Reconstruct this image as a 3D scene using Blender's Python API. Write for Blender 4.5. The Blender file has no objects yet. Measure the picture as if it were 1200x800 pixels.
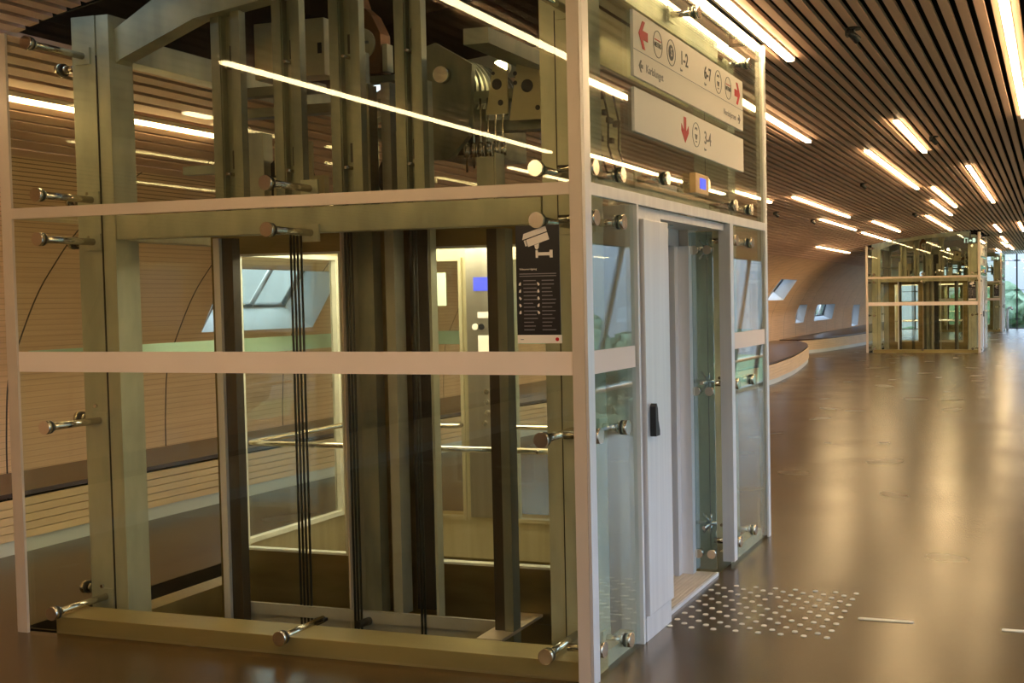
import bpy, bmesh, math, random
from mathutils import Vector, Matrix
random.seed(7)
SC = bpy.context.scene
COL = SC.collection

# ------------------------------------------------------------------ camera, world, exposure
cam = bpy.data.cameras.new('camera'); camo = bpy.data.objects.new('camera', cam); COL.objects.link(camo)
cam.sensor_width = 36; cam.sensor_fit = 'HORIZONTAL'; cam.lens = 1329.43/1200*36
cam.shift_x = -223.27/1200; cam.shift_y = 1.76/1200
cam.clip_start = .05; cam.clip_end = 400
pitch, roll, yaw = -.0404, -.0152, .3023
fw = Vector((-math.sin(yaw)*math.cos(pitch), math.cos(yaw)*math.cos(pitch), math.sin(pitch)))
r = Vector((math.cos(yaw), math.sin(yaw), 0)); u = r.cross(fw)
r2 = math.cos(roll)*r+math.sin(roll)*u; u2 = -math.sin(roll)*r+math.cos(roll)*u
M = Matrix((r2, u2, -fw)).transposed().to_4x4(); M.translation = (1.9896, -4.6449, 1.7311)
camo.matrix_world = M
SC.camera = camo
SC.view_settings.view_transform = 'Standard'; SC.view_settings.look = 'None'
SC.view_settings.exposure = 1.45; SC.view_settings.gamma = 1; SC.view_settings.use_curve_mapping = False
SC.cycles.transparent_max_bounces = 40; SC.cycles.max_bounces = 10; SC.cycles.diffuse_bounces = 4; SC.cycles.glossy_bounces = 5
SC.cycles.use_denoising = True; SC.cycles.sample_clamp_indirect = 6
W = bpy.data.worlds.new('world'); SC.world = W; W.use_nodes = True
bg = W.node_tree.nodes['Background']          # overcast sky: pale at the horizon, brightness overhead raised to light the side faces
_t = W.node_tree; _c = _t.nodes.new('ShaderNodeTexCoord'); _s = _t.nodes.new('ShaderNodeSeparateXYZ'); _t.links.new(_c.outputs['Generated'], _s.inputs[0])
_m = _t.nodes.new('ShaderNodeMapRange'); _t.links.new(_s.outputs[2], _m.inputs[0]); _m.inputs[1].default_value = 0; _m.inputs[2].default_value = .75
_m.inputs[3].default_value = .42; _m.inputs[4].default_value = 3.4; _t.links.new(_m.outputs[0], bg.inputs[1]); bg.inputs[0].default_value = (.60, .76, 1.0, 1)
LAMP = 14.0        # strength of the ceiling strips
LAMPC = (1.0, .71, .36)

# ------------------------------------------------------------------ materials
def newmat(name):
    m = bpy.data.materials.new(name); m.use_nodes = True
    nt = m.node_tree; return m, nt, nt.nodes['Principled BSDF']
def N(nt, t, **kw):
    n = nt.nodes.new(t)
    for k, v in kw.items(): setattr(n, k, v)
    return n
def mixcol(nt, fac, a, b):
    n = N(nt, 'ShaderNodeMix', data_type='RGBA')
    if isinstance(fac, (int, float)): n.inputs[0].default_value = fac
    else: nt.links.new(fac, n.inputs[0])
    for i, v in ((6, a), (7, b)):
        if isinstance(v, tuple): n.inputs[i].default_value = (*v, 1)
        else: nt.links.new(v, n.inputs[i])
    return n.outputs[2]
def math_(nt, op, a, b=None, c=None):
    n = N(nt, 'ShaderNodeMath', operation=op)
    for i, v in enumerate((a, b, c)):
        if v is None: continue
        if isinstance(v, (int, float)): n.inputs[i].default_value = v
        else: nt.links.new(v, n.inputs[i])
    return n.outputs[0]
def ramp(nt, src, p0, p1):
    n = N(nt, 'ShaderNodeMapRange'); nt.links.new(src, n.inputs[0]); n.inputs[1].default_value = p0; n.inputs[2].default_value = p1
    return n.outputs[0]
def noise(nt, scale, detail=3, vec=None, rough=.5):
    n = N(nt, 'ShaderNodeTexNoise'); n.inputs['Scale'].default_value = scale; n.inputs['Detail'].default_value = detail
    n.inputs['Roughness'].default_value = rough
    if vec is not None: nt.links.new(vec, n.inputs['Vector'])
    return n.outputs[0]
def coords(nt, kind='Object', scale=None):
    c = N(nt, 'ShaderNodeTexCoord').outputs[kind]
    if scale:
        mp = N(nt, 'ShaderNodeMapping'); mp.inputs['Scale'].default_value = scale; nt.links.new(c, mp.inputs[0]); c = mp.outputs[0]
    return c
def bump(nt, b, h, strength, dist=.01):
    n = N(nt, 'ShaderNodeBump'); n.inputs['Strength'].default_value = strength; n.inputs['Distance'].default_value = dist
    nt.links.new(h, n.inputs['Height']); nt.links.new(n.outputs[0], b.inputs['Normal'])
def simple(name, c, rough=.5, metal=0, c2=None, scale=6, stretch=None, spec=.5, lo=.35, hi=.65, bmp=0):
    m, nt, b = newmat(name)
    b.inputs['Roughness'].default_value = rough; b.inputs['Metallic'].default_value = metal
    b.inputs['Specular IOR Level'].default_value = spec
    b.inputs['Base Color'].default_value = (*c, 1)
    c2 = c2 or tuple(x*.86 for x in c)
    n = noise(nt, scale, 4, coords(nt, 'Object', stretch or (1, 1, 1)))
    nt.links.new(mixcol(nt, ramp(nt, n, lo, hi), c, c2), b.inputs['Base Color'])
    if bmp: bump(nt, b, n, bmp)
    return m
def emit(name, c, s):
    m = bpy.data.materials.new(name); m.use_nodes = True; nt = m.node_tree
    b = nt.nodes['Principled BSDF']; b.inputs['Base Color'].default_value = (.02, .02, .02, 1)
    b.inputs['Emission Color'].default_value = (*c, 1); b.inputs['Emission Strength'].default_value = s
    return m
def glass(name, tint, f0=.035, gain=1.0):
    m = bpy.data.materials.new(name); m.use_nodes = True; nt = m.node_tree
    for n in list(nt.nodes): nt.nodes.remove(n)
    out = N(nt, 'ShaderNodeOutputMaterial'); mx = N(nt, 'ShaderNodeMixShader')
    tr = N(nt, 'ShaderNodeBsdfTransparent'); tr.inputs[0].default_value = (*tint, 1)
    gl = N(nt, 'ShaderNodeBsdfGlossy'); gl.inputs['Roughness'].default_value = .0; gl.inputs[0].default_value = (.95, 1, .97, 1)
    lw = N(nt, 'ShaderNodeLayerWeight'); lw.inputs[0].default_value = .5
    p = math_(nt, 'POWER', lw.outputs['Facing'], 5.0)
    f = math_(nt, 'MULTIPLY_ADD', p, (1-f0)*gain, f0)
    nt.links.new(f, mx.inputs[0]); nt.links.new(tr.outputs[0], mx.inputs[1]); nt.links.new(gl.outputs[0], mx.inputs[2])
    nt.links.new(mx.outputs[0], out.inputs[0])
    return m
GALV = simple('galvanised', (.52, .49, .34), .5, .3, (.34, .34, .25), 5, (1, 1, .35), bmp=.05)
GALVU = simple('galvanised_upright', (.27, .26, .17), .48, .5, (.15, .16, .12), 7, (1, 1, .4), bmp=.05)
GALVD = simple('galvanised_dark', (.24, .24, .18), .5, .45, (.15, .16, .125), 6, (1, 1, .3))
ALU = simple('brushed_aluminium', (.84, .81, .80), .38, .55, (.76, .73, .73), 3, (6, 6, .2))
ALUS = simple('satin_trim', (.66, .55, .45), .5, .25, (.62, .52, .43), 3)
STEEL = simple('stainless_steel', (.46, .43, .38), .30, .9, (.38, .35, .31), 2, (8, 8, .15))
CHROME = simple('polished_steel', (.72, .66, .56), .16, 1, (.65, .6, .5), 3)
DARKPANEL = simple('dark_polished_steel', (.34, .27, .13), .30, .9, (.20, .16, .075), 1.6, (.6, 1, 3))
BROWN = simple('brown_enamel', (.045, .035, .024), .35, .3)
BLACK = simple('black_rubber', (.012, .012, .012), .5)
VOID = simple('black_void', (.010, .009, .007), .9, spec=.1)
ROPE = simple('steel_rope', (.02, .028, .025), .5, .4)
RAILG = simple('grey_rail', (.42, .39, .33), .5, .2)
CREAM = simple('cream_steel', (.60, .53, .36), .34, .6, (.52, .46, .30), 3, (5, 5, .3))
SILL = simple('ribbed_sill', (.62, .50, .36), .5, .4, (.52, .42, .31), 5)
WHITE = simple('white_film', (.86, .72, .64), .55, 0, (.83, .70, .62), 2)
SIGNW = simple('sign_white', (.88, .80, .72), .5, 0, (.86, .78, .70), 1)
SBLACK = simple('sign_black', (.012, .012, .016), .3)
SRED = simple('sign_red', (.58, .002, .012), .5)
PRINT = simple('print_grey', (.25, .23, .25), .4)
ORANGE = simple('rust_brown_cast', (.22, .085, .02), .5, .4, (.12, .05, .015), 9)
MACH = simple('machine_grey', (.20, .20, .15), .45, .5, (.10, .105, .08), 7)
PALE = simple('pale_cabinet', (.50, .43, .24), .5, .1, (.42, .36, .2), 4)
PLASTER = simple('white_lining', (.44, .47, .49), .5, 0, (.38, .42, .45), 2)
PLINTH = simple('plinth_white', (.66, .68, .66), .45, 0, (.56, .59, .58), 3, (1, .3, 1))
FRAMEG = simple('dark_window_frame', (.06, .065, .07), .4, .3)
LIGHTM = emit('strip_light', LAMPC, LAMP)
CARL = emit('car_ceiling_light', (1.0, .90, .66), 5.5)
BLUE = emit('blue_screen', (.05, .09, 1.0), .55)
BULB = emit('lamp_bulb', (1.0, .78, .4), 90)
GREENL = emit('exit_pictogram', (.35, .5, .35), .8)
AMBER = simple('amber_bezel', (.80, .52, .22), .35, .3, (.74, .47, .2), 3)
G_F = glass('shaft_glass', (.955, .965, .915), .03)
ALUG = simple('grey_profile', (.36, .34, .26), .5, .3)
G_B = glass('rear_glass', (.955, .965, .915), .012, .3)
G_C = glass('car_glass', (.97, .98, .96), .03)
G_FIN = glass('fin_glass', (.60, .72, .76), .14, 1.5)
G_W = glass('window_glass', (.97, .985, .98), .03)
G_S = glass('side_glass', (.93, .965, .955), .05, 1.3)

len_z = (2.2, 3.2)     # arc length over which the plank gaps open up
def wood_wall():
    m, nt, b = newmat('timber_wall')
    uv = N(nt, 'ShaderNodeUVMap').outputs[0]
    sep = N(nt, 'ShaderNodeSeparateXYZ'); nt.links.new(uv, sep.inputs[0]); Y, S = sep.outputs[0], sep.outputs[1]
    mp = N(nt, 'ShaderNodeMapping'); mp.inputs['Scale'].default_value = (.8, 22, 1); nt.links.new(uv, mp.inputs[0])
    n1 = noise(nt, 1.0, 4, mp.outputs[0]); n2 = noise(nt, .7, 2, uv)
    c = mixcol(nt, ramp(nt, n1, .3, .7), (.74, .50, .31), (.63, .41, .245))
    c = mixcol(nt, math_(nt, 'MULTIPLY', ramp(nt, n2, .35, .7), .45), c, (.78, .56, .38))
    # plank joints (fine horizontal lines) and panel seams
    f = math_(nt, 'FRACT', math_(nt, 'DIVIDE', S, .048))
    up = ramp(nt, S, len_z[0], len_z[1])
    line = math_(nt, 'LESS_THAN', f, math_(nt, 'MULTIPLY_ADD', up, .16, .10))
    g = math_(nt, 'FRACT', math_(nt, 'DIVIDE', math_(nt, 'SUBTRACT', Y, 3.87-1.67*10), 1.67))
    seam = math_(nt, 'LESS_THAN', g, .009)
    c = mixcol(nt, math_(nt, 'MULTIPLY', line, math_(nt, 'MULTIPLY_ADD', up, .45, .32)), c, (.10, .045, .02))
    c = mixcol(nt, seam, c, (.03, .015, .01))
    nt.links.new(c, b.inputs['Base Color']); b.inputs['Roughness'].default_value = .45
    b.inputs['Specular IOR Level'].default_value = .35
    return m
WALLW = wood_wall()
def wood(name, a, c2, rough=.45, sc=(14, .5, 14)):
    m, nt, b = newmat(name)
    n1 = noise(nt, 1.0, 5, coords(nt, 'Object', sc), .6); n2 = noise(nt, 1.3, 2, coords(nt, 'Object'))
    c = mixcol(nt, ramp(nt, n1, .3, .7), a, c2)
    c = mixcol(nt, math_(nt, 'MULTIPLY', ramp(nt, n2, .3, .7), .25), c, tuple(x*.6 for x in a))
    nt.links.new(c, b.inputs['Base Color']); b.inputs['Roughness'].default_value = rough
    return m
SLAT = wood('ceiling_timber', (.62, .39, .285), (.50, .31, .22), .55)
BOARD = wood('bench_timber', (.80, .60, .38), (.70, .50, .30), .45)
SEAT = wood('stained_timber', (.085, .045, .026), (.05, .026, .016), .3)

def floor_mat():
    m, nt, b = newmat('floor_concrete')
    co = coords(nt, 'Object')
    big = noise(nt, .45, 3, co, .5); med = noise(nt, 1.1, 1, co, .4); fine = noise(nt, 22, 4, co, .6)
    mp = N(nt, 'ShaderNodeMapping'); mp.inputs['Scale'].default_value = (.5, 2.2, 1); nt.links.new(co, mp.inputs[0])
    st = noise(nt, 1.3, 3, mp.outputs[0], .5)
    c = mixcol(nt, ramp(nt, big, .2, .8), (.090, .052, .015), (.020, .014, .007))
    c = mixcol(nt, ramp(nt, med, .1, .9), c, (.066, .036, .012))
    c = mixcol(nt, math_(nt, 'MULTIPLY', ramp(nt, st, .42, .72), .8), c, (.016, .010, .006))
    c = mixcol(nt, math_(nt, 'MULTIPLY', ramp(nt, fine, .40, 1.0), .25), c, (.08, .05, .025))
    nt.links.new(c, b.inputs['Base Color'])
    rr = N(nt, 'ShaderNodeMapRange'); nt.links.new(med, rr.inputs[0]); rr.inputs[1].default_value = .1; rr.inputs[2].default_value = .9
    rr.inputs[3].default_value = .20; rr.inputs[4].default_value = .30
    nt.links.new(rr.outputs[0], b.inputs['Roughness']); b.inputs['Specular IOR Level'].default_value = .40
    b.inputs['Specular Tint'].default_value = (1, .80, .50, 1)
    return m
FLOOR = floor_mat()
LEAF = simple('tree_leaves', (.13, .185, .11), .85, 0, (.06, .10, .055), 1.3, spec=.2)
BARK = simple('tree_bark', (.10, .08, .06), .8)
GRASS = simple('field_grass', (.10, .17, .06), .9, 0, (.07, .12, .05), .3)
STUDM = simple('stud_metal', (.62, .55, .44), .45, .3, (.56, .49, .39), 4)

# ------------------------------------------------------------------ mesh helpers
class MB:
    def __init__(s): s.bm = bmesh.new()
    def box(s, x0, x1, y0, y1, z0, z1):
        v = [s.bm.verts.new((x, y, z)) for x in (x0, x1) for y in (y0, y1) for z in (z0, z1)]
        for f in ((0, 1, 3, 2), (4, 6, 7, 5), (0, 4, 5, 1), (2, 3, 7, 6), (0, 2, 6, 4), (1, 5, 7, 3)): s.bm.faces.new([v[i] for i in f])
        return s
    def prism(s, pts, axis, a, b):
        # pts in the other two axes (in order), extruded along axis from a to b
        def P(p, t):
            q = list(p); q.insert(axis, t); return q
        A = [s.bm.verts.new(P(p, a)) for p in pts]; B = [s.bm.verts.new(P(p, b)) for p in pts]
        n = len(pts)
        s.bm.faces.new(A); s.bm.faces.new(B[::-1])
        for i in range(n): s.bm.faces.new((A[i], B[i], B[(i+1) % n], A[(i+1) % n]))
        return s
    def cyl(s, p, q, r, seg=16, r2=None, smooth=True):
        p = Vector(p); q = Vector(q); d = (q-p).normalized(); r2 = r if r2 is None else r2
        a = d.orthogonal().normalized(); b = d.cross(a)
        A = []; B = []
        for i in range(seg):
            t = 2*math.pi*i/seg; o = a*math.cos(t)+b*math.sin(t)
            A.append(s.bm.verts.new(p+o*r)); B.append(s.bm.verts.new(q+o*r2))
        s.bm.faces.new(A[::-1]); s.bm.faces.new(B)
        for i in range(seg):
            f = s.bm.faces.new((A[i], A[(i+1) % seg], B[(i+1) % seg], B[i])); f.smooth = smooth
        return s
    def tube(s, pts, r, seg=10):
        pts = [Vector(p) for p in pts]; rings = []
        for i, p in enumerate(pts):
            d = (pts[min(i+1, len(pts)-1)]-pts[max(i-1, 0)]).normalized()
            a = Vector((0, 0, 1)) if abs(d.z) < .9 else Vector((0, 1, 0))
            a = (a-d*a.dot(d)).normalized(); b = d.cross(a)
            rings.append([s.bm.verts.new(p+(a*math.cos(2*math.pi*k/seg)+b*math.sin(2*math.pi*k/seg))*r) for k in range(seg)])
        for A, B in zip(rings, rings[1:]):
            for k in range(seg):
                f = s.bm.faces.new((A[k], A[(k+1) % seg], B[(k+1) % seg], B[k])); f.smooth = True
        s.bm.faces.new(rings[0][::-1]); s.bm.faces.new(rings[-1])
        return s
    def sphere(s, c, r, sx=1, sy=1, sz=1, sub=2):
        g = bmesh.ops.create_icosphere(s.bm, subdivisions=sub, radius=r, matrix=Matrix.Translation(c) @ Matrix.Diagonal((sx, sy, sz, 1)))
        for v in g['verts']:
            for f in v.link_faces: f.smooth = True
        return s
    def build(s, name, mat, parent=None, bevel=0):
        bmesh.ops.recalc_face_normals(s.bm, faces=s.bm.faces)
        if bevel:
            es = [e for e in s.bm.edges if len(e.link_faces) == 2 and e.calc_face_angle() > .9]
            bmesh.ops.bevel(s.bm, geom=es, offset=bevel, segments=2, affect='EDGES', profile=.7)
        me = bpy.data.meshes.new(name); s.bm.to_mesh(me); s.bm.free(); me.materials.append(mat)
        return link(name, me, parent)
def link(name, me, parent=None):
    o = bpy.data.objects.new(name, me); COL.objects.link(o)
    if parent is not None:
        root = parent
        while root.parent: root = root.parent
        me.transform(Matrix.Translation(-Vector(root['base'])))
        o.parent = parent
    return o
def box(name, mat, parent, *a, bevel=0): return MB().box(*a).build(name, mat, parent, bevel)
def tag(o, label, cat, group=None):
    o['label'] = label; o['category'] = cat
    if group: o['group'] = group
    return o
def thing(name, label, cat, base=(0, 0, 0), group=None):
    o = bpy.data.objects.new(name, None); COL.objects.link(o); o.empty_display_size = .1
    o.location = base; o['base'] = list(base); return tag(o, label, cat, group)
def struct(o): o['kind'] = 'structure'; return o
def copy_tree(o, parent=None):
    c = o.copy(); COL.objects.link(c); c.parent = parent
    for ch in [x for x in SC.objects if x.parent == o]: copy_tree(ch, c)
    return c
_kids = {}
def fast_copy(o, kids, parent=None):
    c = o.copy(); COL.objects.link(c); c.parent = parent
    for ch in kids.get(o.name, []): fast_copy(ch, kids, c)
    return c
def text(name, s, size, mat, parent, org, face, align='CENTER', th=.0012, bold=0):
    cu = bpy.data.curves.new('t', 'FONT'); cu.body = s; cu.size = size; cu.align_x = align; cu.align_y = 'CENTER'; cu.extrude = th/2
    cu.offset = bold
    t = bpy.data.objects.new('t', cu); COL.objects.link(t)
    dg = bpy.context.evaluated_depsgraph_get(); dg.update()
    me = bpy.data.meshes.new_from_object(t.evaluated_get(dg)); me.name = name
    bpy.data.objects.remove(t); bpy.data.curves.remove(cu)
    me.materials.clear(); me.materials.append(mat)
    if face == 'X': R = Matrix(((0, 0, 1), (1, 0, 0), (0, 1, 0)))      # local x->Y, y->Z, z->X
    else: R = Matrix(((1, 0, 0), (0, 0, -1), (0, 1, 0)))               # local x->X, y->Z, z->-Y
    me.transform(Matrix.Translation(org) @ R.to_4x4())
    return link(name, me, parent)

# ------------------------------------------------------------------ cross-section of the bridge
PROF = [(-5.9, .0), (-5.9, .42), (-5.89, .76), (-5.85, 1.16), (-5.74, 1.43), (-5.55, 1.79), (-5.37, 2.03), (-5.08, 2.33), (-4.6, 2.66),
        (-4.0, 2.93), (-3.3, 3.19), (-2, 3.40), (-.5, 3.53), (1, 3.56), (2, 3.54), (2.8, 3.46), (3.3, 3.34), (3.5, 3.2)]
def spline(P, n=10):
    out = []
    for i in range(len(P)-1):
        p0 = P[max(i-1, 0)]; p1 = P[i]; p2 = P[i+1]; p3 = P[min(i+2, len(P)-1)]
        for k in range(n):
            t = k/n
            out.append(tuple(.5*((2*p1[j])+(-p0[j]+p2[j])*t+(2*p0[j]-5*p1[j]+4*p2[j]-p3[j])*t*t+(-p0[j]+3*p1[j]-3*p2[j]+p3[j])*t**3) for j in (0, 1)))
    return out+[P[-1]]
CURVE = [Vector(p) for p in spline(PROF, 12)]
def zc(x):
    for a, b in zip(CURVE, CURVE[1:]):
        if a.x <= x <= b.x and b.x > a.x: return a.y+(b.y-a.y)*(x-a.x)/(b.x-a.x)
    return CURVE[-1].y
LEN = [0]
for a, b in zip(CURVE, CURVE[1:]): LEN.append(LEN[-1]+(b-a).length)
def at_len(s):
    for i in range(len(LEN)-1):
        if LEN[i] <= s <= LEN[i+1]:
            t = (s-LEN[i])/max(1e-9, LEN[i+1]-LEN[i]); p = CURVE[i].lerp(CURVE[i+1], t); d = (CURVE[i+1]-CURVE[i]).normalized(); return p, d
    return CURVE[-1], (CURVE[-1]-CURVE[-2]).normalized()
def len_at_z(z):
    for i in range(len(CURVE)-1):
        if CURVE[i].y <= z <= CURVE[i+1].y: return LEN[i]+(LEN[i+1]-LEN[i])*(z-CURVE[i].y)/(CURVE[i+1].y-CURVE[i].y)
Y0, Y1 = -11.0, 51.5
LIFTS = [(0, 0), (-.0986, 29.07), (-.3035, 47.36)]
LW, LD = 3.3, 3.28

# ------------------------------------------------------------------ floor with the three shaft pits
def grid_with_holes(xs, ys, holes, z):
    bm = bmesh.new(); vv = {}
    def V(x, y):
        if (x, y) not in vv: vv[(x, y)] = bm.verts.new((x, y, z))
        return vv[(x, y)]
    for a, b in zip(xs, xs[1:]):
        for c, d in zip(ys, ys[1:]):
            mx, my = (a+b)/2, (c+d)/2
            if any(h[0] < mx < h[1] and h[2] < my < h[3] for h in holes): continue
            bm.faces.new((V(a, c), V(b, c), V(b, d), V(a, d)))
    return bm
holes = [(x-3.36, x-.03, y+.02, y+LD-.02) for x, y in LIFTS]
xs = sorted({-6.0, 3.6, *[h[0] for h in holes], *[h[1] for h in holes]}); ys = sorted({Y0, Y1, *[h[2] for h in holes], *[h[3] for h in holes]})
m = MB(); m.bm.free(); m.bm = grid_with_holes(xs, ys, holes, 0)
struct(m.build('floor', FLOOR))
for i, h in enumerate(holes):
    m = MB(); d = -.75
    m.box(h[0]-.05, h[0], h[2], h[3], d, -.001).box(h[1], h[1]+.02, h[2], h[3], d, -.001)
    m.box(h[0], h[1], h[2]-.05, h[2], d, -.001).box(h[0], h[1], h[3], h[3]+.05, d, -.001).box(h[0], h[1], h[2], h[3], d-.05, d)
    struct(m.build('pit_wall', VOID))

# ------------------------------------------------------------------ curved timber wall with its skylights
WINS = [(4.18, 5.86, 1.47, 2.06), (25.9, 27.9, 1.61, 2.19), (30.5, 31.7, .86, 1.44), (33.4, 36.65, .86, 1.41), (40.9, 42.4, .46, 1.33),
        (10.2, 12.2, 1.5, 2.1)]
S_TOP = len_at_z(2.72)
sl = sorted({0, S_TOP, *[s for s in LEN if s < S_TOP], *[len_at_z(w[2]) for w in WINS], *[len_at_z(w[3]) for w in WINS]})
yl = sorted({Y0, Y1, *[w[0] for w in WINS], *[w[1] for w in WINS], *[Y0+i*2.5 for i in range(1, 25)]})
bm = bmesh.new(); uvl = bm.loops.layers.uv.new('UVMap'); vv = {}
def WV(s, y):
    k = (s, y)
    if k not in vv:
        p, d = at_len(s); vv[k] = bm.verts.new((p.x, y, p.y))
    return vv[k]
for s0, s1 in zip(sl, sl[1:]):
    for a, b in zip(yl, yl[1:]):
        ms, my = (s0+s1)/2, (a+b)/2
        if any(w[0] < my < w[1] and len_at_z(w[2]) < ms < len_at_z(w[3]) for w in WINS): continue
        f = bm.faces.new((WV(s0, a), WV(s1, a), WV(s1, b), WV(s0, b))); f.smooth = True
        for lp, (s, y) in zip(f.loops, ((s0, a), (s1, a), (s1, b), (s0, b))): lp[uvl].uv = (y, s)
me = bpy.data.meshes.new('wall_left'); bm.to_mesh(me); bm.free(); me.materials.append(WALLW)
struct(link('wall_left', me))
for i, (a, b, z0, z1) in enumerate(WINS):
    p0, d = at_len(len_at_z(z0)); p1, d1 = at_len(len_at_z(z1))
    nrm = Vector((-(p1-p0).y, (p1-p0).x)).normalized()            # outwards (-X, +Z)
    D = .34
    q0 = p0+nrm*D+Vector((0, .06)); q1 = p1+nrm*D; a2, b2 = a+.03, b-.12
    m = MB(); V = m.bm.verts.new
    inner = [V((p0.x, a, p0.y)), V((p0.x, b, p0.y)), V((p1.x, b, p1.y)), V((p1.x, a, p1.y))]
    outer = [V((q0.x, a2, q0.y)), V((q0.x, b2, q0.y)), V((q1.x, b2, q1.y)), V((q1.x, a2, q1.y))]
    for k in range(4): m.bm.faces.new((inner[k], inner[(k+1) % 4], outer[(k+1) % 4], outer[k]))
    w = struct(m.build(f'window_{i+1}', PLASTER))
    # frame and pane
    m = MB()
    def bar(P, Q, t=.035):
        P = Vector(P); Q = Vector(Q); m.tube([P, Q], t, 4)
    c = [(q0.x, a2, q0.y), (q0.x, b2, q0.y), (q1.x, b2, q1.y), (q1.x, a2, q1.y)]
    for k in range(4): bar(c[k], c[(k+1) % 4])
    fr = m.build('window_frame', FRAMEG); fr.parent = w
    if b-a > 1.5:
        m = MB(); n = 2 if b-a < 2.5 else 3
        for k in range(1, n+1):
            yy = a2+(b2-a2)*k/(n+1); m.tube([(q0.x, yy, q0.y), (q1.x, yy+.0, q1.y)], .03, 4)
        mu = m.build('window_mullion', ALU); mu.parent = w
    m = MB(); V = m.bm.verts.new; e = Vector((nrm.x, 0, nrm.y))*.012
    A = [V(Vector(x)) for x in c]; B = [V(Vector(x)+e) for x in c]
    m.bm.faces.new(A); m.bm.faces.new(B[::-1])
    for k in range(4): m.bm.faces.new((A[k], B[k], B[(k+1) % 4], A[(k+1) % 4]))
    pn = m.build('window_pane', G_W); pn.parent = w

# ------------------------------------------------------------------ slatted ceiling (boards run along the bridge)
m = MB(); pitch_ = .107
lights = [(.06, .9, 3.92), (-.72, 4.6, 8.27), (.40, 7.33, 10.1), (-.26, 9.55, 15.0), (.80, 12, 18.9), (-2.15, 13.8, 19.1), (-2.63, 18.5, 22.7),
          (0, 15, 19.6), (-.29, 17.6, 21.9), (-.80, 21.5, 27.9), (-1.96, 21.15, 25.7), (-2.65, 23.9, 28.9), (-3.85, 24.1, 28.8), (-3.88, -.5, 2.36),
          (.43, 26.7, 30.3), (.30, 33.4, 38.0), (.28, 40.0, 44.9), (1.685, 2.0, 7.6), (-2.58, 10.0, 13.96), (1.08, 26, 30.4), (.15, 37.4, 42),
          (-.33, 43.3, 47.2), (-2.96, -6.07, -1.27), (-1.32, -6.0, -.6), (-3.48, -9.0, -6.17), (-3.69, -2.0, -1.76), (3.1, 7.0, 12.95),
          (2.9, 13.4, 16.5), (-.28, 1.6, 3.86), (2.2, -5, -1), (1.2, -7, -2.4), (2.5, 1, 5), (2.6, 18, 23), (2.4, 25, 30), (2.8, 33, 38), (.9, -9.5, -6.5)]  # strips after the one in the shaft are unseen, added for lighting
def segs(x, z=None):
    """stretches of one board, broken over the shafts"""
    out = [(Y0, Y1)]
    for lx, ly in LIFTS:
        if lx-LW-.02 < x < lx+.0:
            n = []
            for a, b in out:
                if a < ly and b > ly+LD: n += [(a, ly+.02+.10*max(0, -(x-lx)-2.4)), (ly+LD-.02, b)]
                elif a < ly: n += [(a, min(b, ly+.02))]
                else: n.append((a, b))
            out = n
    return out
s = S_TOP+.03; boards = []
while s < LEN[-1]-.05:
    p, d = at_len(s); t = min(1, max(0, (p.y-2.72)/.6)); wdt = .094-.032*t
    boards.append((p, d, wdt)); s += pitch_
for p, d, wdt in boards:
    nn = Vector((-d.y, d.x)); h = .03
    c = [p-d*wdt/2, p+d*wdt/2, p+d*wdt/2+nn*h, p-d*wdt/2+nn*h]
    for a, b in segs(p.x): m.prism([(v.x, v.y) for v in c], 1, a, b)
ceil = struct(m.build('ceiling', SLAT))
m = MB()                                                # dark membrane above the boards
sb = [x for x in LEN if x >= S_TOP-.02]
prev = None
pts = []
for s in sb:
    p, d = at_len(s); nn = Vector((-d.y, d.x)); pts.append(p+nn*.17)
for a, b in zip(pts, pts[1:]):
    for y0, y1 in ((Y0, 0), (0, LD), (LD, 29.07), (29.07, 29.07+LD), (29.07+LD, 47.36), (47.36, Y1)):
        if y0 in (0, 29.07) and -3.3 < (a.x+b.x)/2 < 0: dz = .5
        else: dz = 0
        V = [m.bm.verts.new(q) for q in ((a.x, y0, a.y+dz), (b.x, y0, b.y+dz), (b.x, y1, b.y+dz), (a.x, y1, a.y+dz))]
        m.bm.faces.new(V)
for y in (0, LD, 29.07, 29.07+LD): m.box(-3.3, 0, y-.01, y+.01, 3.52, 4.1)
for x, zz in ((-3.3, 3.3), (0, 3.52)):
    for y in (0, 29.07): m.box(x-.01, x+.01, y, y+LD, zz, 4.1)
cm = m.build('ceiling_membrane', VOID); cm.parent = ceil
m = MB(); m.box(-7, 4, Y0-.2, Y0, 0, 4.2); struct(m.build('wall_back', WALLW))

# ------------------------------------------------------------------ right side: bulkhead, glazing with raking posts
m = MB(); m.box(3.5, 3.62, Y0, Y1, 2.42, 3.7); struct(m.build('wall_right', simple('bulkhead', (.12, .085, .06), .6)))
w = struct(box('window_7', FRAMEG, None, 3.48, 3.6, Y0, Y1, 0, .06))
y = Y0+1
k = 0
while y < Y1-2:
    m = MB(); m.tube([(3.55, y, .03), (3.55, y+1.45, 2.44)], .045, 6); o = m.build('window_mullion', FRAMEG); o.parent = w; y += 1.65
m = MB(); m.tube([(3.53, Y0, .56), (3.53, Y1, .56)], .03, 8); o = m.build('window_rail', ALU); o.parent = w
m = MB(); m.box(3.60, 3.612, Y0, Y1, .04, 2.44); o = m.build('window_pane', G_W); o.parent = w
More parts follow.
